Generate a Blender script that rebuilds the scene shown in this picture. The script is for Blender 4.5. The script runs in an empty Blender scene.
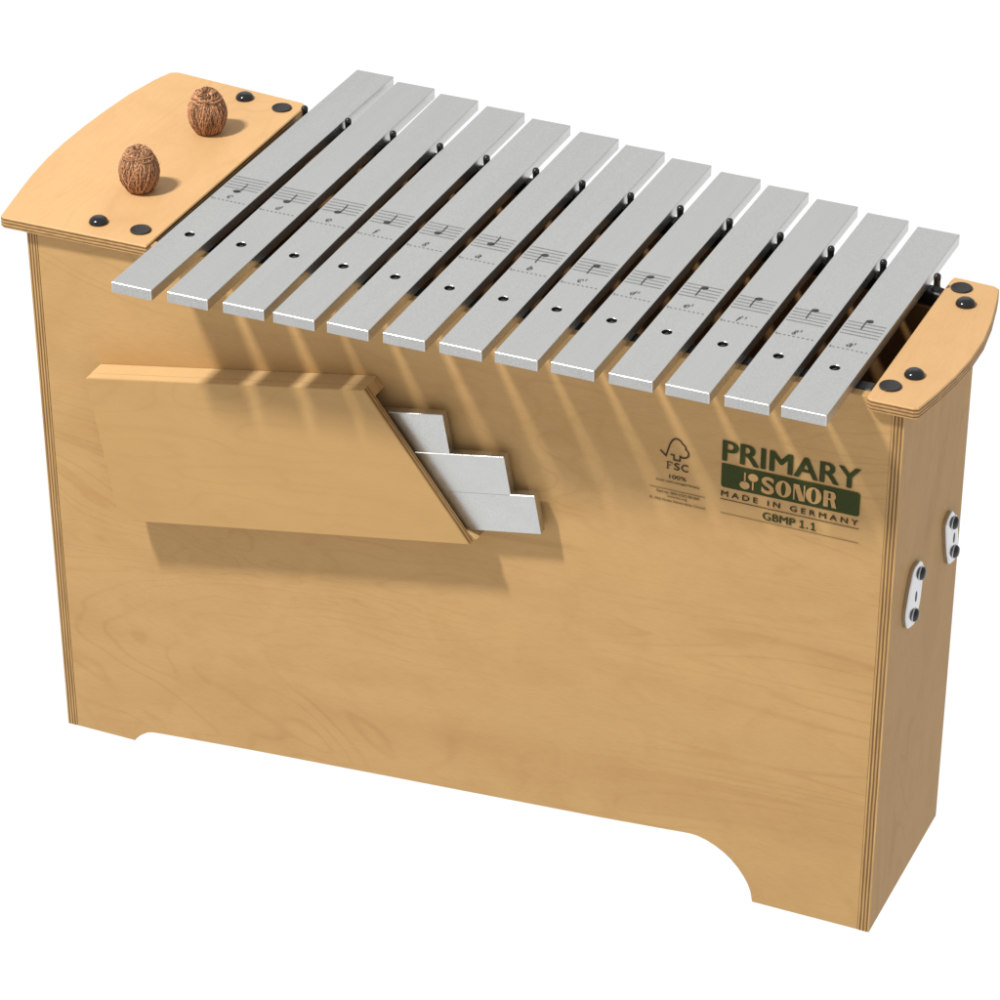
import bpy, bmesh, math, random
from mathutils import Vector, Matrix, noise as mnoise
random.seed(7)
SC = bpy.context.scene
COL = SC.collection

# ------------------------------------------------------------------ camera
def set_camera():
    yaw, pitch, roll = 0.40399, 0.59728, 0.00517
    cy, sy = math.cos(yaw), math.sin(yaw)
    right = Vector((cy, sy, 0))
    fwd = Vector((-sy*math.cos(pitch), cy*math.cos(pitch), -math.sin(pitch)))
    up = right.cross(fwd)
    c, s = math.cos(roll), math.sin(roll)
    r2 = right*c + up*s
    u2 = up*c - right*s
    cam = bpy.data.cameras.new("camera")
    cam.lens = 3.5714484*36
    cam.sensor_width = 36
    cam.shift_x = -0.040935
    cam.shift_y = 0.185834
    cam.clip_end = 400
    o = bpy.data.objects.new("camera", cam)
    M = Matrix((r2, u2, -fwd)).transposed().to_4x4()
    M.translation = Vector((1.504, -2.3796, 1.9364))
    o.matrix_world = M
    COL.objects.link(o)
    SC.camera = o
set_camera()

# ------------------------------------------------------------------ light
SC.view_settings.view_transform = 'Standard'
SC.view_settings.look = 'None'
SC.view_settings.exposure = 0
SC.view_settings.gamma = 1
SC.view_settings.use_curve_mapping = False
SC.cycles.use_denoising = True
SC.cycles.max_bounces = 10

ROOM, ADDED_FLOOR_GLOW = 0.58, 1.08
w = bpy.data.worlds.new("World")
SC.world = w
w.use_nodes = True
nt = w.node_tree
bg = nt.nodes["Background"]
tc = nt.nodes.new("ShaderNodeTexCoord")
sp = nt.nodes.new("ShaderNodeSeparateXYZ")
mr = nt.nodes.new("ShaderNodeMapRange")          # added glow from below keeps the floor white and shadowless; dimmer room above
mr.inputs['From Min'].default_value = -0.02
mr.inputs['From Max'].default_value = 0.02
mr.inputs['To Min'].default_value = ADDED_FLOOR_GLOW
mr.inputs['To Max'].default_value = ROOM
nt.links.new(tc.outputs['Generated'], sp.inputs[0])
nt.links.new(sp.outputs['Z'], mr.inputs['Value'])
nt.links.new(mr.outputs[0], bg.inputs['Strength'])
bg.inputs['Color'].default_value = (1, 1, 1, 1)

def area_lamp(name, loc, target, sx, sy, power, color):
    l = bpy.data.lights.new(name, 'AREA')
    l.shape = 'RECTANGLE'
    l.size, l.size_y = sx, sy
    l.energy = power
    l.color = color
    o = bpy.data.objects.new(name, l)
    o.location = loc
    o.rotation_euler = (Vector(target)-Vector(loc)).to_track_quat('-Z', 'Y').to_euler()
    COL.objects.link(o)
    return o
area_lamp("key_lamp", (-1.23, -1.72, 3.89), (0.35, 0.0, 0.45), 0.17, 0.50, 220, (1.0, 0.965, 0.885))
area_lamp("added_bar_fill", (-0.75, 2.9, 2.75), (0.40, 0.10, 0.54), 3.0, 2.2, 9.3, (1.0, 1.0, 1.0))  # no known source; added to brighten the bar tops by reflection

# ------------------------------------------------------------------ materials
def new_mat(name):
    m = bpy.data.materials.new(name)
    m.use_nodes = True
    n = m.node_tree.nodes
    return m, n, m.node_tree.links, n["Principled BSDF"]

def mapping(n, l, scale, rot=(0, 0, 0), loc=(0, 0, 0)):
    t = n.new("ShaderNodeTexCoord")
    mp = n.new("ShaderNodeMapping")
    mp.inputs['Scale'].default_value = scale
    mp.inputs['Rotation'].default_value = rot
    mp.inputs['Location'].default_value = loc
    l.new(t.outputs['Object'], mp.inputs['Vector'])
    return mp

def noise(n, l, src, scale, detail=4, rough=.55, dist=0):
    t = n.new("ShaderNodeTexNoise")
    t.inputs['Scale'].default_value = scale
    t.inputs['Detail'].default_value = detail
    t.inputs['Roughness'].default_value = rough
    t.inputs['Distortion'].default_value = dist
    l.new(src.outputs[0], t.inputs['Vector'])
    return t

def ramp(n, l, src, stops):
    r = n.new("ShaderNodeValToRGB")
    e = r.color_ramp.elements
    while len(e) > 1: e.remove(e[-1])
    e[0].position, e[0].color = stops[0][0], (*stops[0][1], 1)
    for p, c in stops[1:]:
        k = e.new(p); k.color = (*c, 1)
    l.new(src, r.inputs[0])
    return r

def mix(n, l, a, b, fac, mode='MIX'):
    m = n.new("ShaderNodeMix")
    m.data_type = 'RGBA'; m.blend_type = mode
    if isinstance(fac, (int, float)): m.inputs[0].default_value = fac
    else: l.new(fac, m.inputs[0])
    for s, v in ((6, a), (7, b)):
        if isinstance(v, tuple): m.inputs[s].default_value = (*v, 1)
        else: l.new(v, m.inputs[s])
    return m.outputs[2]

def scaled(c, k): return tuple(x*k for x in c)

def wood(name, col, axis='x', tilt=0.0, contrast=1.0, rough=.42, loc=(0, 0, 0)):
    """rotary-cut birch veneer: faint curling growth lines, soft blotches, short pores along one axis"""
    m, n, l, b = new_mat(name)
    a = {'x': 0, 'y': 1, 'z': 2}[axis]
    def sc(along, across):
        v = [across]*3; v[a] = along
        return tuple(v)
    rot = (0, tilt, 0) if axis != 'y' else (0, 0, tilt)
    def tone(k, warm=.35):
        return (1-k, 1-k*(1+warm), 1-k*(1+2.2*warm))
    fig = noise(n, l, mapping(n, l, sc(1.6, 6.5), rot, loc), 1.0, 3, .5, .9)
    wv = n.new("ShaderNodeMath"); wv.operation = 'MULTIPLY'; wv.inputs[1].default_value = 150
    l.new(fig.outputs[0], wv.inputs[0])
    sn = n.new("ShaderNodeMath"); sn.operation = 'SINE'; l.new(wv.outputs[0], sn.inputs[0])
    r1 = ramp(n, l, sn.outputs[0], [(.0, (1.012,)*3), (.70, (1, 1, 1)), (.93, tone(.055*contrast)), (1.0, tone(.085*contrast))])
    gate = noise(n, l, mapping(n, l, sc(3, 6), rot, (loc[0]+2, loc[1], loc[2]+5)), 1.3, 2, .5, .5)
    g = ramp(n, l, gate.outputs[0], [(.40, (.12,)*3), (.62, (1, 1, 1))])
    band = noise(n, l, mapping(n, l, sc(1.2, 7), rot, loc), 1.7, 4, .55, 1.2)
    r2 = ramp(n, l, band.outputs[0], [(.28, tone(.070*contrast)), (.50, (1, 1, 1)), (.72, (1.03, 1.026, 1.015))])
    fib = noise(n, l, mapping(n, l, sc(34, 260), rot, loc), 2.6, 6, .68, .8)
    r3 = ramp(n, l, fib.outputs[0], [(.30, tone(.075*contrast)), (.52, (1, 1, 1)), (.75, (1.025,)*3)])
    blot = noise(n, l, mapping(n, l, sc(9, 13), rot, loc), 1.5, 4, .55, 1.0)
    r4 = ramp(n, l, blot.outputs[0], [(.28, tone(.07*contrast)), (.55, (1, 1, 1)), (.78, (1.03, 1.028, 1.02))])
    pore = noise(n, l, mapping(n, l, sc(22, 120), rot, loc), 1.4, 2, .5, .5)
    r5 = ramp(n, l, pore.outputs[0], [(.17, tone(.30*contrast)), (.22, (1, 1, 1))])
    c = mix(n, l, col, r1.outputs[0], g.outputs[0], 'MULTIPLY')
    for r in (r2, r3, r4, r5): c = mix(n, l, c, r.outputs[0], 1.0, 'MULTIPLY')
    l.new(c, b.inputs['Base Color'])
    b.inputs['Roughness'].default_value = rough
    b.inputs['Specular IOR Level'].default_value = .06
    bp = n.new("ShaderNodeBump")
    bp.inputs['Strength'].default_value = .05
    bp.inputs['Distance'].default_value = .0005
    l.new(fib.outputs[0], bp.inputs['Height'])
    l.new(bp.outputs[0], b.inputs['Normal'])
    return m

def ply_edge(name, axis, t0, thick, light, dark, layers):
    """end grain of plywood: alternating veneers across the thickness"""
    m, n, l, b = new_mat(name)
    t = n.new("ShaderNodeTexCoord")
    s = n.new("ShaderNodeSeparateXYZ")
    l.new(t.outputs['Object'], s.inputs[0])
    nz = noise(n, l, mapping(n, l, (35, 35, 35)), 1, 3)
    ad = n.new("ShaderNodeMath"); ad.operation = 'MULTIPLY_ADD'
    l.new(nz.outputs[0], ad.inputs[0]); ad.inputs[1].default_value = thick*.08
    l.new(s.outputs['XYZ'.index(axis.upper())], ad.inputs[2])
    mp = n.new("ShaderNodeMapRange")
    mp.inputs['From Min'].default_value = t0+thick*.04
    mp.inputs['From Max'].default_value = t0+thick*1.04
    l.new(ad.outputs[0], mp.inputs['Value'])
    stops = []
    for k in range(layers):
        c = light if k % 2 == 0 else dark
        c = scaled(c, random.uniform(.88, 1.08))
        a0, a1 = k/layers, (k+1)/layers
        stops += [(a0+.012, c), (a1-.012, c)]
    r = ramp(n, l, mp.outputs[0], stops)
    along = {'x': (150, 60, 9), 'z': (60, 60, 150), 'y': (40, 200, 40)}[axis]
    st = noise(n, l, mapping(n, l, along), 2.5, 4)
    r2 = ramp(n, l, st.outputs[0], [(.3, (.72, .68, .62)), (.62, (1.08, 1.06, 1.02))])
    l.new(mix(n, l, r.outputs[0], r2.outputs[0], .8, 'MULTIPLY'), b.inputs['Base Color'])
    b.inputs['Roughness'].default_value = .6
    b.inputs['Specular IOR Level'].default_value = .15
    return m

def metal(name, col, rough, grain=.05, fine=1800, rmin=.8):
    m, n, l, b = new_mat(name)
    b.inputs['Metallic'].default_value = 1
    info = n.new("ShaderNodeObjectInfo")
    mp = mapping(n, l, (1, 1, 1))
    sh = n.new("ShaderNodeVectorMath"); sh.operation = 'ADD'
    l.new(mp.outputs[0], sh.inputs[0]); l.new(info.outputs['Random'], sh.inputs[1])
    nz = noise(n, l, sh, fine, 2, .6)
    bigmap = n.new("ShaderNodeMapping"); bigmap.inputs['Scale'].default_value = (60, 5, 60)
    l.new(sh.outputs[0], bigmap.inputs[0])
    big = noise(n, l, bigmap, 1, 4, .6, .3)
    r = ramp(n, l, nz.outputs[0], [(.30, scaled(col, 1-grain)), (.7, scaled(col, 1+grain))])
    r2 = ramp(n, l, big.outputs[0], [(.3, (.95, .95, .955)), (.7, (1.03, 1.03, 1.03))])
    l.new(mix(n, l, r.outputs[0], r2.outputs[0], 1, 'MULTIPLY'), b.inputs['Base Color'])
    r3 = ramp(n, l, big.outputs[0], [(.25, (rough*rmin,)*3), (.75, (rough*1.1,)*3)])
    l.new(r3.outputs[0], b.inputs['Roughness'])
    bp = n.new("ShaderNodeBump")
    bp.inputs['Strength'].default_value = .08
    bp.inputs['Distance'].default_value = .0002
    l.new(nz.outputs[0], bp.inputs['Height']); l.new(bp.outputs[0], b.inputs['Normal'])
    return m

def plain(name, col, rough, vary=.12, scale=300, metallic=0, spec=.5):
    m, n, l, b = new_mat(name)
    nz = noise(n, l, mapping(n, l, (1, 1, 1)), scale, 3)
    r = ramp(n, l, nz.outputs[0], [(.3, scaled(col, 1-vary)), (.7, scaled(col, 1+vary))])
    l.new(r.outputs[0], b.inputs['Base Color'])
    b.inputs['Roughness'].default_value = rough
    b.inputs['Metallic'].default_value = metallic
    b.inputs['Specular IOR Level'].default_value = spec
    return m

BIRCH = (.482, .298, .129)
W_front = wood("birch_front", BIRCH, 'x', math.radians(-5), .78)
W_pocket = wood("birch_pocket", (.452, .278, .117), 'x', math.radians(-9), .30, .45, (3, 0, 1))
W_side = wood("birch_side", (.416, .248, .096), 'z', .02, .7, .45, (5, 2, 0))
W_board = wood("birch_board", (.575, .356, .172), 'y', .5, .55, .40, (1, 7, 0))
W_pocket_top = wood("pale_pocket_top", (.56, .378, .190), 'x', math.radians(-9), .3, .5, (2, 3, 0))
W_inside_shade = wood("birch_inside_shade", (.24, .125, .050), 'x', 0, .8, .6, (0, 4, 2))  # darker than the other birch: shade inside the box put into its colour
LIGHT_PLY, DARK_PLY = (.50, .31, .13), (.19, .105, .045)
E_left = ply_edge("ply_edge_left", 'x', 0, .0095, LIGHT_PLY, DARK_PLY, 7)
E_right = ply_edge("ply_edge_right", 'x', .7895, .0105, LIGHT_PLY, DARK_PLY, 7)
E_pocket = ply_edge("ply_edge_pocket", 'y', -.028, .0095, (.46, .28, .12), (.24, .135, .055), 5)
E_board = ply_edge("ply_edge_board", 'z', .523, .0105, (.56, .34, .15), (.20, .11, .045), 7)
M_bar = metal("satin_aluminium", (.585, .588, .572), .36, .11, 1000)
M_sawn = metal("sawn_aluminium", (.50, .50, .49), .48, .16, 1300)
M_chrome = metal("bright_steel", (.55, .55, .56), .14, .04, 500)
M_recess = plain("recess_shade", (.012, .012, .013), .55)  # black for the shade inside bar holes and the bracket slot
M_disc = plain("matte_black_rubber", (.022, .021, .020), .75, .2)
M_cap = plain("gloss_black_plastic", (.010, .010, .011), .14, .05)
M_rail = plain("black_rail", (.012, .011, .011), .5)
M_green = plain("green_print", (.036, .046, .011), .55, .1, 500, 0, .1)
M_ink = plain("dark_print", (.034, .027, .012), .55, .1, 500, 0, .1)
M_faint = plain("faint_print", (.095, .060, .024), .55, .1, 500, 0, .1)
M_etch = plain("grey_engraving", (.030, .030, .032), .6, .2, 900)
M_etch_soft = plain("soft_grey_engraving", (.10, .10, .10), .6, .2, 900)

def yarn_mat(name, k):
    m, n, l, b = new_mat(name)
    mp = mapping(n, l, (1, 1, 1))
    nz = noise(n, l, mp, 700, 3, .6)
    r = ramp(n, l, nz.outputs[0], [(.30, scaled((.19, .085, .040), k)), (.5, scaled((.36, .175, .090), k)), (.70, scaled((.56, .33, .20), k))])
    l.new(r.outputs[0], b.inputs['Base Color'])
    b.inputs['Roughness'].default_value = .75
    b.inputs['Specular IOR Level'].default_value = .2
    return m
M_yarn = [yarn_mat("brown_yarn", .85), yarn_mat("pale_brown_yarn", 1.35), yarn_mat("dark_brown_yarn", .42)]

def glow_floor_mat():
    m = bpy.data.materials.new("translucent_glow_floor")
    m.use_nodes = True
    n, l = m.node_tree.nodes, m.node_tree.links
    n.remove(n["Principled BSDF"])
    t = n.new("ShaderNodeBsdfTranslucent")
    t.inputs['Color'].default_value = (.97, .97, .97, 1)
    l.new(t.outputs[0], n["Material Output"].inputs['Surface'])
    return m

# ------------------------------------------------------------------ mesh helpers
def obj(name, me, mats, parent=None, loc=(0, 0, 0)):
    if isinstance(me, bmesh.types.BMesh):
        bm = me
        me = bpy.data.meshes.new(name)
        bm.normal_update()
        bm.to_mesh(me); bm.free()
    for m in (mats if isinstance(mats, (list, tuple)) else [mats]):
        if m.name not in [x.name for x in me.materials if x]: me.materials.append(m)
    o = bpy.data.objects.new(name, me)
    o.location = loc
    COL.objects.link(o)
    if parent: o.parent = parent
    return o

def tag(o, label, cat, group=None):
    o['label'] = label; o['category'] = cat
    if group: o['group'] = group
    return o

def smooth(o):
    for p in o.data.polygons: p.use_smooth = True
    return o

def add_loft(bm, loops, cap0=True, cap1=True, mat=0, capmat=None):
    """stitch closed loops of equal length into a skin"""
    vs = [[bm.verts.new(p) for p in lp] for lp in loops]
    fs = []
    for a, b in zip(vs, vs[1:]):
        k = len(a)
        for i in range(k):
            f = bm.faces.new((a[i], a[(i+1) % k], b[(i+1) % k], b[i])); f.material_index = mat; fs.append(f)
    if cap0:
        f = bm.faces.new(list(reversed(vs[0]))); f.material_index = mat if capmat is None else capmat; fs.append(f)
    if cap1:
        f = bm.faces.new(vs[-1]); f.material_index = mat if capmat is None else capmat; fs.append(f)
    bmesh.ops.recalc_face_normals(bm, faces=fs)
    return fs

def inset_poly(pts, d):
    """move a closed 2-D polygon inwards by d (pts counter-clockwise)"""
    n = len(pts); out = []
    for i in range(n):
        p0, p1, p2 = Vector(pts[i-1]), Vector(pts[i]), Vector(pts[(i+1) % n])
        e1, e2 = (p1-p0).normalized(), (p2-p1).normalized()
        n1, n2 = Vector((-e1.y, e1.x)), Vector((-e2.y, e2.x))
        b = (n1+n2)
        k = max(.35, b.dot(n1)/max(b.length, 1e-6))
        b = b.normalized()*(d/k)
        out.append((p1.x+b.x, p1.y+b.y))
    return out

def ccw(pts):
    a = sum(pts[i-1][0]*p[1]-p[0]*pts[i-1][1] for i, p in enumerate(pts))
    return pts if a > 0 else list(reversed(pts))

def add_slab(bm, pts, t0, t1, to3, bev=.0006, mat=0, capmat=None):
    """prism over a 2-D outline with softened rims; to3 maps (a, b, t) to a point"""
    pts = ccw(pts)
    ins = inset_poly(pts, bev)
    L = [[to3(a, b, t0) for a, b in ins], [to3(a, b, t0+bev) for a, b in pts],
         [to3(a, b, t1-bev) for a, b in pts], [to3(a, b, t1) for a, b in ins]]
    return add_loft(bm, L, mat=mat, capmat=capmat)

XZ = lambda a, b, t: (a, t, b)       # outline in x, z; thickness along y
XY = lambda a, b, t: (a, b, t)
YZ = lambda a, b, t: (t, a, b)

def rect(a0, b0, a1, b1): return [(a0, b0), (a1, b0), (a1, b1), (a0, b1)]

def round_corners(pts, r, seg=5):
    """round every corner of a polygon by radius r (dict index->radius or number)"""
    n = len(pts); out = []
    for i in range(n):
        p0, p1, p2 = Vector(pts[i-1]), Vector(pts[i]), Vector(pts[(i+1) % n])
        rr = r.get(i, 0) if isinstance(r, dict) else r
        if rr <= 0: out.append((p1.x, p1.y)); continue
        a = p1+(p0-p1).normalized()*min(rr, (p0-p1).length*.48)
        b = p1+(p2-p1).normalized()*min(rr, (p2-p1).length*.48)
        for k in range(seg+1):
            t = k/seg
            q = a*(1-t)**2+p1*2*t*(1-t)+b*t*t
            out.append((q.x, q.y))
    return out

def add_lathe(bm, prof, centre=(0, 0, 0), seg=20, axis='z', mat=0):
    cx, cy, cz = centre
    loops = []
    for r, h in prof:
        lp = []
        for k in range(seg):
            a = 2*math.pi*k/seg
            u, v = r*math.cos(a), r*math.sin(a)
            if axis == 'z': lp.append((cx+u, cy+v, cz+h))
            elif axis == 'x': lp.append((cx+h, cy+u, cz+v))
            else: lp.append((cx+u, cy+h, cz+v))
        loops.append(lp)
    return add_loft(bm, loops, mat=mat)

def add_tube(bm, pts, rad, seg=5, mat=0):
    pts = [Vector(p) for p in pts]
    loops = []
    ref = Vector((.31, .52, .79))
    for i, p in enumerate(pts):
        t = (pts[min(i+1, len(pts)-1)]-pts[max(i-1, 0)]).normalized()
        u = t.cross(ref)
        if u.length < .05: u = t.cross(Vector((1, 0, 0)))
        u.normalize(); v = t.cross(u)
        r = rad(i/(len(pts)-1)) if callable(rad) else rad
        loops.append([p+u*(r*math.cos(2*math.pi*k/seg))+v*(r*math.sin(2*math.pi*k/seg)) for k in range(seg)])
    return add_loft(bm, loops, mat=mat)

# flat printing: polygons laid in the x-z plane of the front (or in x-y on a bar)
def add_flat(bm, pts, to3, mat=0):
    f = bm.faces.new([bm.verts.new(to3(*p)) for p in pts]); f.material_index = mat
    return f

def add_stroke(bm, pts, width, to3, closed=False, mat=0):
    P = [Vector(p) for p in pts]; n = len(P); L, R = [], []
    for i in range(n):
        a = P[i-1] if (i > 0 or closed) else P[i]
        b = P[(i+1) % n] if (i < n-1 or closed) else P[i]
        e1 = (P[i]-a).normalized() if (P[i]-a).length > 1e-9 else (b-P[i]).normalized()
        e2 = (b-P[i]).normalized() if (b-P[i]).length > 1e-9 else e1
        n1, n2 = Vector((-e1.y, e1.x)), Vector((-e2.y, e2.x))
        m = (n1+n2); m.normalize()
        k = max(.5, m.dot(n1))
        m = m*(width/2/k)
        L.append(bm.verts.new(to3(*(P[i]+m)))); R.append(bm.verts.new(to3(*(P[i]-m))))
    for i in range(n if closed else n-1):
        j = (i+1) % n
        f = bm.faces.new((R[i], R[j], L[j], L[i])); f.material_index = mat

def add_ring(bm, c, ro, ri, to3, seg=32, mat=0):
    """flat ring between two ellipses: ro, ri = (half width, half height)"""
    A = [bm.verts.new(to3(c[0]+ro[0]*math.cos(2*math.pi*k/seg), c[1]+ro[1]*math.sin(2*math.pi*k/seg))) for k in range(seg)]
    B = [bm.verts.new(to3(c[0]+ri[0]*math.cos(2*math.pi*k/seg), c[1]+ri[1]*math.sin(2*math.pi*k/seg))) for k in range(seg)]
    for k in range(seg):
        f = bm.faces.new((A[k], A[(k+1) % seg], B[(k+1) % seg], B[k])); f.material_index = mat

def ellipse(c, rx, ry, seg=20, rot=0):
    out = []
    for k in range(seg):
        a = 2*math.pi*k/seg
        u, v = rx*math.cos(a), ry*math.sin(a)
        out.append((c[0]+u*math.cos(rot)-v*math.sin(rot), c[1]+u*math.sin(rot)+v*math.cos(rot)))
    return out

def add_text(bm, body, box, to3, weight=0.0, spacing=1.0, shear=0.0, mat=0, heavy=0.0):
    """lettering scaled into box = (x0, y0, x1, y1); an x1 of None keeps the letters' own proportion"""
    cu = bpy.data.curves.new("lettering", 'FONT')
    cu.body = body
    cu.offset = weight
    cu.space_character = spacing
    cu.shear = shear
    cu.resolution_u = 6
    t = bpy.data.objects.new("lettering", cu)
    COL.objects.link(t)
    dg = bpy.context.evaluated_depsgraph_get()
    me = bpy.data.meshes.new_from_object(t.evaluated_get(dg))
    bpy.data.objects.remove(t); bpy.data.curves.remove(cu)
    xs = [v.co.x for v in me.vertices]; ys = [v.co.y for v in me.vertices]
    ax, bx, ay, by = min(xs), max(xs), min(ys), max(ys)
    x0, y0, x1, y1 = box
    sy = (y1-y0)/(by-ay)
    sx = sy if x1 is None else (x1-x0)/(bx-ax)
    if heavy and x1 is not None:
        sx = (x1-x0-2*heavy)/(bx-ax); x0 += heavy
    for k, dx in enumerate((-heavy, 0, heavy) if heavy else (0,)):     # thicker stems: overprinted passes, each a hair proud
        vs = []
        for v in me.vertices:
            q = to3(x0+(v.co.x-ax)*sx+dx, y0+(v.co.y-ay)*sy)
            vs.append(bm.verts.new((q[0], q[1]-.00012*k, q[2])))
        for p in me.polygons:
            try:
                f = bm.faces.new([vs[i] for i in p.vertices]); f.material_index = mat
            except ValueError: pass
    bpy.data.meshes.remove(me)

# ------------------------------------------------------------------ setting
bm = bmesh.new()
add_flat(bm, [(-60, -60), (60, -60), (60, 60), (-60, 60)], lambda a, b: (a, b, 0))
floor = obj("floor", bm, glow_floor_mat())  # invented translucent sheet, passes the added glow and takes no shadows
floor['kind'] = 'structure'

# ------------------------------------------------------------------ the resonator box and everything fixed to it
root = bpy.data.objects.new("metallophone", None)
COL.objects.link(root)
root.empty_display_size = .05
tag(root, "birch plywood resonator box of a bass metallophone with green maker's print on its front", "metallophone")

L = .80
def back_line(x): return .2885-.1268*x       # outer face of the slanting back panel

# front panel with the sloping foot cut-out
out = [(.0097, .0006), (.0711, .0006)]
out += [(.0735, .0040), (.0781, .0085), (.0850, .0132), (.0905, .0150), (.0988, .0160)]
out += [(.1938, .0243), (.3475, .0358), (.5446, .0502), (.6020, .0552), (.6219, .0571), (.6300, .0577), (.6371, .0573),
        (.6460, .0550), (.6542, .0514), (.6625, .0465), (.6697, .0407), (.6765, .0335), (.6815, .0266), (.6860, .0190), (.6890, .0110), (.6909, .0006)]
out += [(.7893, .0006), (.7893, .531), (.0097, .531)]
bm = bmesh.new(); add_slab(bm, out, .0, .0092, XZ, .0004)
front = obj("front_panel", bm, [W_front], root)

bm = bmesh.new()
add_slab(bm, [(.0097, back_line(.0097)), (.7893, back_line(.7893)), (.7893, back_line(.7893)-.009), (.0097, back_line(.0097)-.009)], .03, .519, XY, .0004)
obj("back_panel", bm, W_inside_shade, root)
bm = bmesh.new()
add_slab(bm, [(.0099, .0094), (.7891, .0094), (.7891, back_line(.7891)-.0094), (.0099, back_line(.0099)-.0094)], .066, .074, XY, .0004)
obj("bottom_panel", bm, W_inside_shade, root)

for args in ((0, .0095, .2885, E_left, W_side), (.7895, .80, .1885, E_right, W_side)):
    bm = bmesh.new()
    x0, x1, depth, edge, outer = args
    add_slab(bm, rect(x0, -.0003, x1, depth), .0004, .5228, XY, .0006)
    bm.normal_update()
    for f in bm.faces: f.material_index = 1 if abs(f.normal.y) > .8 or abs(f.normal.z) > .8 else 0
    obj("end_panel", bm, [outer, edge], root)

# end boards
BZ = .5335
left_out = [(.1206, -.0045), (-.0185, -.0065), (-.0222, -.004), (-.0251, .0101), (-.0301, .035), (-.0345, .0576), (-.0379, .0763), (-.0427, .1129),
            (-.0445, .1444), (-.0448, .1804), (-.0436, .2142), (-.0405, .2569), (-.0341, .2942), (-.0300, .3090), (-.0275, .3155), (-.0207, .3190),
            (.1155, .3057), (.1206, .3005)]
right_out = [(.7675, .001), (.7688, -.0035), (.7720, -.0056), (.8074, -.0056), (.8115, -.0035), (.8130, .0030), (.8175, .0261), (.8224, .0582), (.8252, .0899),
             (.8250, .1255), (.8210, .1601), (.8141, .1966), (.8112, .2095), (.8095, .2150), (.8050, .2180), (.7702, .2203), (.7683, .2188), (.7675, .2145)]
up = lambda pts: [(x+.0009, y-.0020) for x, y in pts]       # outlines were taken 1.5 mm lower
def end_board(out):
    bm = bmesh.new()
    add_slab(bm, up(out), BZ-.0105, BZ, XY, .0009)
    bm.normal_update()
    for f in bm.faces: f.material_index = 1 if abs(f.normal.z) < .5 else 0
    return obj("end_board", bm, [W_board, E_board], root)
eb_l, eb_r = end_board(left_out), end_board(right_out)

bm = bmesh.new()
add_lathe(bm, [(.0089, 0), (.0091, .0006), (.0091, .0012), (.0086, .0017), (.0080, .0018), (.0078, .0014), (.0030, .0014)], seg=32)
disc_me = obj("rubber_disc", bm, M_disc, eb_l, (.1033, .0174, BZ))
smooth(disc_me)
bm = bmesh.new()
add_lathe(bm, [(.0083, 0), (.0085, .0008), (.0083, .0018), (.0074, .0034), (.0058, .0048), (.0036, .0057), (.0014, .0060)], seg=28)
cap_me = smooth(obj("screw_cap", bm, M_cap, eb_l, (.0629, .0161, BZ)))
def place(src, parent, loc):
    o = src.copy(); COL.objects.link(o); o.parent = parent; o.location = loc
    return o
place(disc_me, eb_l, (.1039, .2849, BZ)); place(cap_me, eb_l, (.0631, .2904, BZ))
for p in up([(.7796, .0203), (.7806, .2024)]): place(disc_me, eb_r, (*p, BZ))
for p in up([(.7915, .0451), (.7923, .1767)]): place(cap_me, eb_r, (*p, BZ))

# rails with their pegs
XF = [.1361, .1866, .2373, .2827, .3306, .3799, .4287, .4761, .5240, .5733, .6212, .6707, .7174]
XB = [.1403, .1860, .2330, .2826, .3308, .3811, .4288, .4763, .5258, .5733, .6212, .6699, .7180]
YF = [-.0926, -.0894, -.0873, -.0858, -.0835, -.0808, -.0775, -.0740, -.0710, -.0690, -.0676, -.0660, -.0636]
YB = [.3687, .3601, .3525, .3455, .3382, .3303, .3218, .3135, .3055, .2975, .2894, .2818, .2744]
BW, BT, ZT = .0378, .0098, .5440
HX = [.1552, .2040, .2540, .3003, .3482, .3978, .4462, .4937, .5423, .5908, .6396, .6876, .7354]
HY = [YF[i]+.2232*(YB[i]-YF[i]) for i in range(13)]

bm = bmesh.new()
add_slab(bm, [(.1320, .0097), (.7680, .0097), (.7680, .0232), (.1320, .0232)], .505, .5315, XY, .0012)
fr = obj("front_rail", bm, M_rail, root)
bm = bmesh.new()
add_lathe(bm, [(.0034, 0), (.0033, .0105), (.0030, .0118), (.0020, .0127), (.0006, .0130)], seg=14)
peg = smooth(obj("peg", bm, M_cap, fr, (HX[0], HY[0], .5300)))
for i in range(1, 13): place(peg, fr, (HX[i], HY[i], .5300))
PINS = [(.1338, .2724), (.1813, .2648), (.2297, .2573), (.2789, .2512), (.3267, .2457), (.3768, .2400), (.4236, .2338), (.4713, .2288),
        (.5198, .2234), (.5675, .2173), (.6164, .2102), (.6643, .2040), (.7128, .1985), (.7622, .1927)]
bm = bmesh.new()
rl = lambda x: .2884-.1268*x
add_slab(bm, [(.1265, rl(.1265)-.0065), (.7680, rl(.7680)-.0065), (.7680, rl(.7680)+.0065), (.1265, rl(.1265)+.0065)], .5192, .5328, XY, .0012)
br = obj("back_rail", bm, M_rail, root)
bm = bmesh.new()
add_lathe(bm, [(.0050, 0), (.0045, .0014), (.0031, .0026), (.0028, .0060), (.0029, .0090), (.0032, .0112), (.0030, .0134), (.0020, .0147), (.0006, .0152)], seg=16)
pin = smooth(obj("peg", bm, M_cap, br, (*PINS[0], .5322)))
for p in PINS[1:]: place(pin, br, (*p, .5322))

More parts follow.
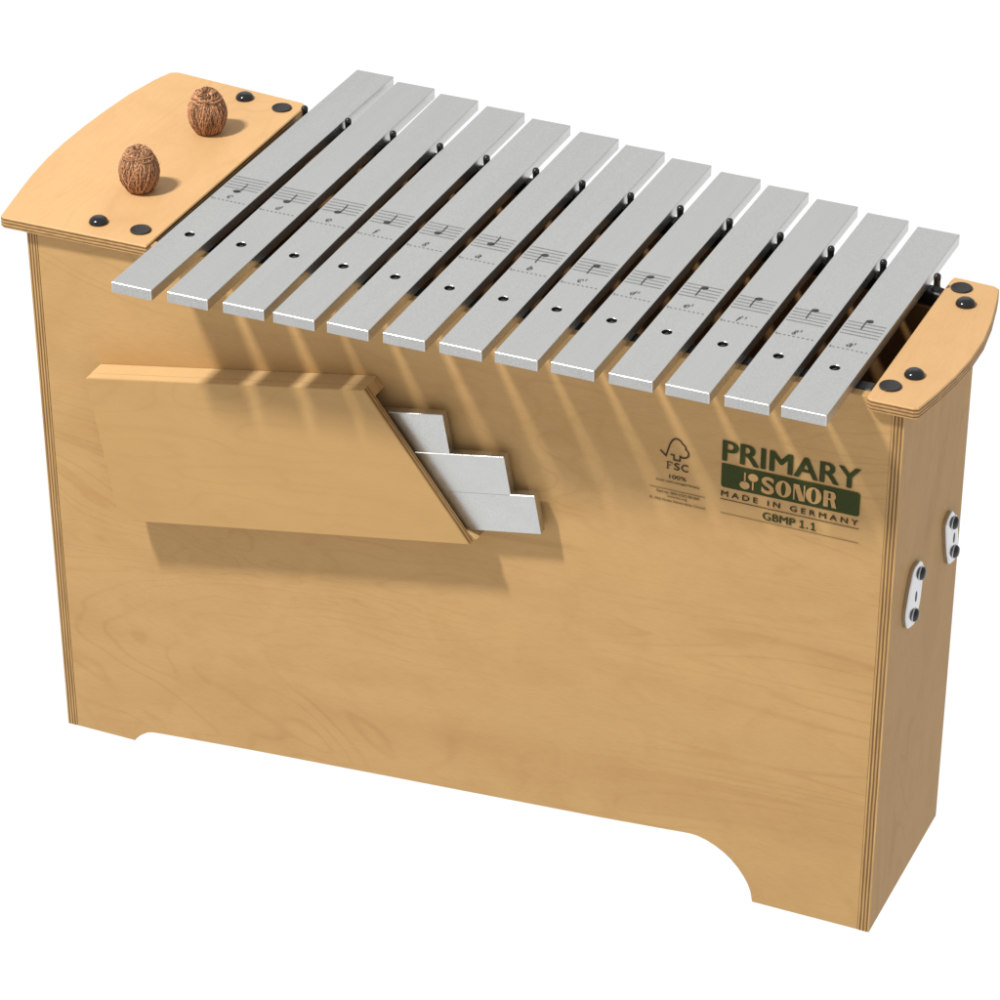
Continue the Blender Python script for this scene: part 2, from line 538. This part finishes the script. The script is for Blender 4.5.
# storage pocket for the spare bars, tilted on the front
ca, sa = math.cos(math.radians(10)), math.sin(math.radians(10))
bm = bmesh.new()
P_TL, P_TR, P_BR, P_BL = (.0642, .4036), (.3352, .4530), (.4314, .3237), (.0885, .2635)
add_slab(bm, round_corners([P_BL, P_BR, P_TR, P_TL], {0: .005, 3: .0025}), -.0280, -.0185, XZ, .0008)
def off(p, u, v): return (p[0]+u*ca-v*sa, p[1]+u*sa+v*ca)
add_slab(bm, [off(P_TL, .0004, -.0105), off(P_TR, .0040, -.0105), off(P_TR, -.0006, -.0003), off(P_TL, .0004, -.0003)], -.0183, -.0002, XZ, .0004)
add_slab(bm, [off(P_BL, .0060, .0003), off(P_BR, .0030, .0003), off(P_BR, -.0060, .0075), off(P_BL, .0060, .0065)], -.0183, -.0002, XZ, .0004)
pocket = obj("storage_pocket", bm, [W_pocket, E_pocket, W_pocket_top], root)
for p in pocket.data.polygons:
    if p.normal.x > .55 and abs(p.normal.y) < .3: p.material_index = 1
    elif p.normal.z > .8: p.material_index = 2  # paler wood colour on every upward face of the pocket

# brackets on the right end panel
def bracket(poly, screws, slot):
    bm = bmesh.new()
    pts = ccw(round_corners(poly, .007, 5))
    add_loft(bm, [[(t, a, b) for a, b in inset_poly(pts, d)] for d, t in ((0, .8001), (0, .8032), (.0004, .8037), (.0012, .8040), (.0034, .8042))])
    b = obj("bracket", bm, M_chrome, root)
    for (y, z) in screws:
        s = bmesh.new()
        add_lathe(s, [(.0070, 0), (.0070, .0003), (.0066, .0006), (.0050, .0007)], axis='x', seg=24)
        obj("washer", s, M_chrome, b, (.8041, y, z))
        s = bmesh.new()
        add_lathe(s, [(.0058, 0), (.0059, .0005), (.0054, .0018), (.0039, .0031), (.0015, .0036)], axis='x', seg=20)
        smooth(obj("screw_head", s, M_cap, b, (.8046, y, z)))
    s = bmesh.new()
    add_slab(s, ellipse(slot, .0024, .0052, 16), .8040, .8044, YZ, .0001)
    obj("slot", s, M_recess, b)
bracket([(.1310, .3470), (.1480, .3520), (.1665, .3330), (.1750, .3060), (.1720, .2890), (.1500, .2945), (.1400, .3150)],
        [(.1553, .3350), (.1640, .3010)], (.1585, .3180))
bracket([(.0440, .3520), (.0640, .3500), (.0745, .3390), (.0700, .3060), (.0600, .2890), (.0370, .2960), (.0290, .3130), (.0370, .3370)],
        [(.0655, .3360), (.0545, .3010)], (.0550, .3190))

# printing on the front
PY = -.0006
FR = lambda a, b: (a, PY, b)
FR2 = lambda a, b: (a, PY-.0004, b)
bm = bmesh.new()
add_text(bm, "PRIMARY", (.6472, .4442, .7668, .4634), FR, .0, 1.02, heavy=.00085)
add_flat(bm, round_corners(rect(.6472, .4190, .7672, .4415), {0: .0028, 1: .0028, 2: .0028, 3: .0006}), FR)
add_text(bm, "MADE IN GERMANY", (.6475, .4103, .7668, .4154), FR, .0, 1.55, mat=1, heavy=.00020)
add_flat(bm, rect(.6470, .40715, .7677, .4078), FR, 1)
add_text(bm, "GBMP", (.6844, .3966, .7132, .4038), FR, .0, 1.0, heavy=.00030)
for x in (.7172, .7268):                                            # the two flagged figures of 1.1
    add_flat(bm, [(x+.0011, .3966), (x+.0025, .3966), (x+.0025, .4038), (x+.0014, .4038), (x-.0006, .4024), (x-.0002, .4014), (x+.0011, .4021)], FR)
    add_flat(bm, rect(x-.0005, .3966, x+.0042, .3976), lambda a, b: (a, PY-.0002, b))
add_flat(bm, ellipse((.7234, .3974), .0009, .0009, 12), FR)
add_flat(bm, rect(.6475, .3940, .7680, .39445), FR, 2)
brand = obj("maker_print", bm, [M_green, M_ink, M_faint], front)

bm = bmesh.new()      # bare-wood lettering inside the green bar
Z0, Z1 = .4222, .4374
add_text(bm, "S", (.6825, Z0-.0006, .6935, Z1+.0006), FR2, .030)
for cx in (.7015, .7277):
    add_ring(bm, (cx, .4298), (.0068, .0078), (.0021, .0064), FR2)
add_flat(bm, rect(.7102, Z0, .7114, Z1), FR2)
add_flat(bm, rect(.7190, Z0, .7203, Z1), FR2)
add_flat(bm, [(.7102, Z1), (.7150, Z1), (.7203, Z0), (.7155, Z0)], lambda a, b: (a, PY-.0006, b))
add_flat(bm, rect(.7362, Z0, .7402, Z1), FR2)                       # R
add_flat(bm, [(.7402, Z1)]+[(.7438+.0030*math.sin(t*math.pi/10), .4333+.0041*math.cos(t*math.pi/10)) for t in range(11)]+[(.7402, .4292), (.7402, .4309), (.7424, .4309), (.7424, .4357), (.7402, .4357)], lambda a, b: (a, PY-.0006, b))
add_flat(bm, [(.7420, .4294), (.7456, .4296), (.7476, Z0), (.7436, Z0)], FR2)
add_flat(bm, ellipse((.6679, .4253), .0044, .0037), FR2)            # the two crossed-over mallets
add_flat(bm, rect(.6672, .4285, .6685, .4375), FR2)
add_flat(bm, ellipse((.6751, .4341), .0044, .0037), FR2)
add_flat(bm, rect(.6744, .4222, .6757, .4308), FR2)
obj("bare_wood_lettering", bm, [W_front], brand)

bm = bmesh.new()
tree = [(.5929, .4411), (.5981, .4366), (.6001, .4440), (.6014, .4485), (.6034, .4525), (.6058, .4545), (.6085, .4546), (.6108, .4533), (.6123, .4510),
        (.6140, .4500), (.6152, .4484), (.6153, .4464), (.6170, .4450), (.6180, .4428), (.6176, .4402), (.6158, .4385), (.6135, .4378), (.6112, .4381)]
add_stroke(bm, tree, .0013, FR)
add_stroke(bm, [(.6020, .4388), (.6052, .4388), (.6052, .4343), (.6106, .4343), (.6106, .4397)], .0012, lambda a, b: (a, PY-.0002, b))
def strokes(lines, wd):
    for ln in lines: add_stroke(bm, ln, wd, FR)
fx, fz, fh = .5987, .4251, .0062
strokes([[(fx+.0012, fz), (fx+.0012, fz+fh)]], .0010)
add_flat(bm, rect(fx, fz-.0003, fx+.0027, fz+.0002), FR); add_flat(bm, rect(fx, fz+fh-.0002, fx+.0052, fz+fh+.0004), FR)
add_flat(bm, rect(fx+.0046, fz+fh-.0018, fx+.0052, fz+fh-.0002), FR); add_flat(bm, rect(fx+.0017, fz+.0030, fx+.0040, fz+.0036), FR)
add_text(bm, "S", (.6054, .4248, .6105, .4317), FR, .012)
add_text(bm, "C", (.6118, .4248, .6181, .4317), FR, .012)
add_text(bm, "100%", (.6014, .4158, .6166, .4196), FR, .010)
add_text(bm, "From well-managed forests", (.5900, .4113, .6285, .4134), FR, .0, 1.0, mat=1, heavy=.00008)
add_flat(bm, rect(.5840, .4046, .6334, .40505), FR, 1)
add_text(bm, "Cert no. GFA-COC-001507", (.5902, .4008, .6287, .4030), FR, .0, 1.0, mat=1, heavy=.00008)
add_text(bm, "www.fsc.org", (.5998, .3972, .6176, .3993), FR, .0, 1.0, mat=1, heavy=.00008)
add_text(bm, "© 1996 Forest Stewardship Council", (.5842, .3930, .6337, .3952), FR, .0, 1.0, mat=1, heavy=.00008)
obj("certification_print", bm, [M_ink, M_faint], front)

# ------------------------------------------------------------------ tone bars
def bar_mesh(length, hole):
    bm = bmesh.new()
    b = .0003
    def loop(i, z):
        return [(x, y, z) for x, y in inset_poly(round_corners(rect(0, 0, BW, length), .0009, 3), i)]
    loops = [loop(b, 0), loop(0, b), loop(0, BT-b), loop(b, BT)]
    V = [[bm.verts.new(p) for p in lp] for lp in loops]
    for a, c in zip(V, V[1:]):
        k = len(a)
        for i in range(k): bm.faces.new((a[i], a[(i+1) % k], c[(i+1) % k], c[i]))
    seg = 24
    def ring(r, z): return [bm.verts.new((hole[0]+r*math.cos(2*math.pi*k/seg), hole[1]+r*math.sin(2*math.pi*k/seg), z)) for k in range(seg)]
    H = [ring(.0046, BT), ring(.0044, BT-.0002), ring(.0044, .0005), ring(.0048, 0)] if hole else []
    for a, c in zip(H, H[1:]):
        for i in range(seg):
            f = bm.faces.new((a[i], a[(i+1) % seg], c[(i+1) % seg], c[i])); f.material_index = 1 if a is not H[0] else 0  # metal wall blackened: hole shade put into the colour
    bm.edges.ensure_lookup_table()
    def loop_edges(vs):
        s = set(vs)
        return [e for v in vs for e in v.link_edges if e.other_vert(v) in s]
    for outer, inner in ((V[3], H[0] if H else None), (V[0], H[-1] if H else None)):
        if inner:
            es = list({e for e in loop_edges(outer)+loop_edges(inner)})
            bmesh.ops.triangle_fill(bm, use_beauty=True, use_dissolve=False, edges=es, normal=(0, 0, 1))
        else: bm.faces.new(outer)
    bmesh.ops.recalc_face_normals(bm, faces=bm.faces)
    bm.normal_update()
    for f in bm.faces:                                       # cut ends are duller than the faces
        if abs(f.normal.y) > .95 and len(f.verts) == 4 and f.calc_area() > 1e-4: f.material_index = 2
    return bm

NOTES = ["c", "d", "e", "f", "g", "a", "b", "c'", "d'", "e'", "f'", "g'", "a'"]
def note_print(bar, i):
    y0 = YF[i]
    t = i/12
    bot = (.1043+(.0830-.1043)*min(1, i/7) if i <= 7 else .0830+(.0695-.0830)*(i-7)/5)-y0
    sp = .0053
    xl, xr = .0016, .0345
    bm = bmesh.new()
    z = BT+.0003
    T = lambda a, b: (a, b, z)
    T2 = lambda a, b: (a, b, z+.0002)
    for k in range(5): add_flat(bm, rect(xl, bot+k*sp-.00028, xr, bot+k*sp+.00028), T, 1)
    step = i-2
    hy, hx = bot+step*sp/2, .0165+(.002 if i > 5 else 0)
    add_flat(bm, ellipse((hx, hy), .0031, .0020, 16, .35), T2)
    if i == 0: add_flat(bm, rect(hx-.0045, hy-.0002, hx+.0045, hy+.0002), T2)
    if i < 6: add_flat(bm, rect(hx+.0023, hy, hx+.0030, hy+.0158), T2)
    else: add_flat(bm, rect(hx-.0030, hy-.0158, hx-.0023, hy), T2)
    dl = (.0797, .0586, .0444)
    dy = (dl[0]+(dl[1]-dl[0])*i/7 if i <= 7 else dl[1]+(dl[2]-dl[1])*(i-7)/5)-y0
    x = .0040
    while x < .033:
        add_flat(bm, rect(x, dy-.00032, x+.0022, dy+.00032), T, 1); x += .0040
    add_text(bm, "x", (.0014, dy-.0010, .0034, dy+.0016), T2, 0, mat=0)
    ch = NOTES[i][0]
    lo, hi = dy+.0050, dy+.0050+(.0072 if ch in "dfb" else .0052)
    if ch in "fg": lo -= .0018
    add_text(bm, ch, (.0138, lo, .0138+(.0047 if ch != "f" else .0038), hi), T2, .0, 1, .35)
    if len(NOTES[i]) > 1: add_stroke(bm, [(.0196, dy+.0094), (.0206, dy+.0122)], .0007, T2)
    obj("note_engraving", bm, [M_etch, M_etch_soft], bar)

labels = ["longest silver tone bar, low c, leftmost, beside the mallet heads' board",
          "silver low d tone bar, second from the board with the mallet heads",
          "silver low e tone bar, between the low d and low f bars",
          "silver low f tone bar, between the low e and low g bars",
          "silver low g tone bar, between the low f and low a bars",
          "silver low a tone bar, last one whose engraved note stem points up",
          "silver b tone bar, middle of the row, first engraved note with stem down",
          "silver high c tone bar, apostrophe after its letter, just right of b",
          "silver high d tone bar, between the high c and high e bars",
          "silver high e tone bar, between the high d and high f bars",
          "silver high f tone bar, between the high e and high g bars",
          "silver high g tone bar, last but one before the narrow right board",
          "shortest silver tone bar, high a, rightmost, beside the narrow right board"]
for i in range(13):
    ln = YB[i]-YF[i]
    ang = -(XB[i]-XF[i])/ln
    hy = HY[i]-YF[i]
    b = obj("tone_bar", bar_mesh(ln, (HX[i]-XF[i]+ang*hy, hy)), [M_bar, M_recess, M_sawn], None, (XF[i], YF[i], ZT-BT))
    b.rotation_euler = (0, 0, ang)
    tag(b, labels[i], "tone bar", "silver tone bars laid across the box")
    note_print(b, i)

# ------------------------------------------------------------------ spare bars in the pocket
spare = [((.4019, .4379), .26, "uppermost and least exposed of the three silver spare bars sticking out of the pocket"),
         ((.4582, .4102), .31, "middle one of the three silver spare bars sticking out of the front pocket"),
         ((.4862, .3788), .33, "lowest silver spare bar sticking out furthest from the front pocket")]
for (p, ln, lab) in spare:
    bm = bmesh.new()
    add_slab(bm, round_corners(rect(-ln, -.0370, 0, 0), .0008, 3), 0, .0094, lambda a, b, t: (a, t, b), .0005)
    o = obj("spare_bar", bm, M_bar, None, (p[0], -.0157, p[1]))
    o.rotation_euler = (0, -math.radians(10), 0)
    tag(o, lab, "spare bar", "spare bars in the front pocket")

# ------------------------------------------------------------------ mallet heads
def mallet_head(seed):
    rnd = random.Random(seed)
    bm = bmesh.new()
    prof = [(.0100, .0), (.0130, .0014), (.0165, .0070), (.0190, .0140), (.0201, .0210), (.0197, .0275), (.0182, .0330), (.0160, .0370),
            (.0143, .0398), (.0130, .0418), (.0117, .0438), (.0102, .0456), (.0082, .0464), (.0060, .0460), (.0042, .0444), (.0026, .0424), (.0010, .0416)]
    add_lathe(bm, prof, seg=32, mat=2)
    def rad(h):
        for (r0, h0), (r1, h1) in zip(prof[:12], prof[1:12]):
            if h0 <= h <= h1: return r0+(r1-r0)*(h-h0)/(h1-h0)
        return prof[11][0]
    pick = lambda: rnd.choice((0, 0, 0, 1, 1, 1, 2))
    N = 128
    for k in range(N):                                       # steep strands zig-zagging round the belly
        a0 = 2*math.pi*(k+rnd.uniform(-.35, .35))/N
        tw = (1 if k % 2 else -1)*rnd.uniform(.18, .75)
        h0, h1 = rnd.uniform(.0006, .003), rnd.uniform(.0350, .0425)
        wob = rnd.uniform(-.07, .07)
        lift = rnd.uniform(.0000, .0008)
        pts = []
        for s in range(12):
            u = s/11; h = h0+(h1-h0)*u
            a = a0+tw*(u-.5)+wob*math.sin(u*6)
            r = rad(h)+lift*math.sin(math.pi*min(1, .15+u))
            pts.append((r*math.cos(a), r*math.sin(a), h))
        add_tube(bm, pts, rnd.uniform(.00050, .00082), 6, mat=pick())
    for k in range(20):                                      # loops wound round the neck and the knob
        a0 = rnd.uniform(0, 2*math.pi); ln = rnd.uniform(1.0, 3.0)
        h0 = rnd.uniform(.0385, .0450)
        dh = rnd.uniform(-.0025, .0025)
        pts = []
        for s in range(13):
            u = s/12; a = a0+ln*u
            h = min(.0462, max(.0355, h0+dh*math.sin(u*math.pi*1.6)))
            r = rad(h)+rnd.uniform(.0001, .0004)+.0003*math.sin(math.pi*u)
            pts.append((r*math.cos(a), r*math.sin(a), h))
        add_tube(bm, pts, rnd.uniform(.00070, .00105), 6, mat=pick())
    for k in range(26):                                      # folds dropping into the hollow on top
        a0 = 2*math.pi*(k+rnd.uniform(-.4, .4))/26
        tw = rnd.uniform(-.4, 1.5)
        pts = []
        for (r, h) in ((.0136, .0412), (.0118, .0442), (.0090, .0466), (.0060, .0462), (.0038, .0432)):
            a = a0+tw*(.0134-r)*95
            pts.append((r*math.cos(a), r*math.sin(a), h+rnd.uniform(-.0004, .0006)))
        add_tube(bm, pts, rnd.uniform(.0006, .0010), 6, mat=pick())
    for k in range(40):                                      # stray fibres
        a = rnd.uniform(0, 2*math.pi); h = rnd.uniform(.004, .045); r = rad(h)
        p = Vector((r*math.cos(a), r*math.sin(a), h)); n_ = Vector((math.cos(a), math.sin(a), .2))
        t = Vector((-math.sin(a), math.cos(a), rnd.uniform(-1, 1)))
        add_tube(bm, [p, p+n_*.0012+t*.0012, p+n_*rnd.uniform(.0014, .0024)+t*.003], .00013, 4, mat=1)
    return bm
for loc, seed, lab in (((.0655, .0862, .5337), 3, "brown yarn-wound mallet head standing nearer the front edge of the left board"),
                       ((.0650, .2146, .5337), 9, "brown yarn-wound mallet head standing toward the back of the left board")):
    o = smooth(obj("mallet_head", mallet_head(seed), M_yarn, None, loc))
    o.scale = (.86, .86, .85)
    tag(o, lab, "mallet", "mallet heads standing on the left board")
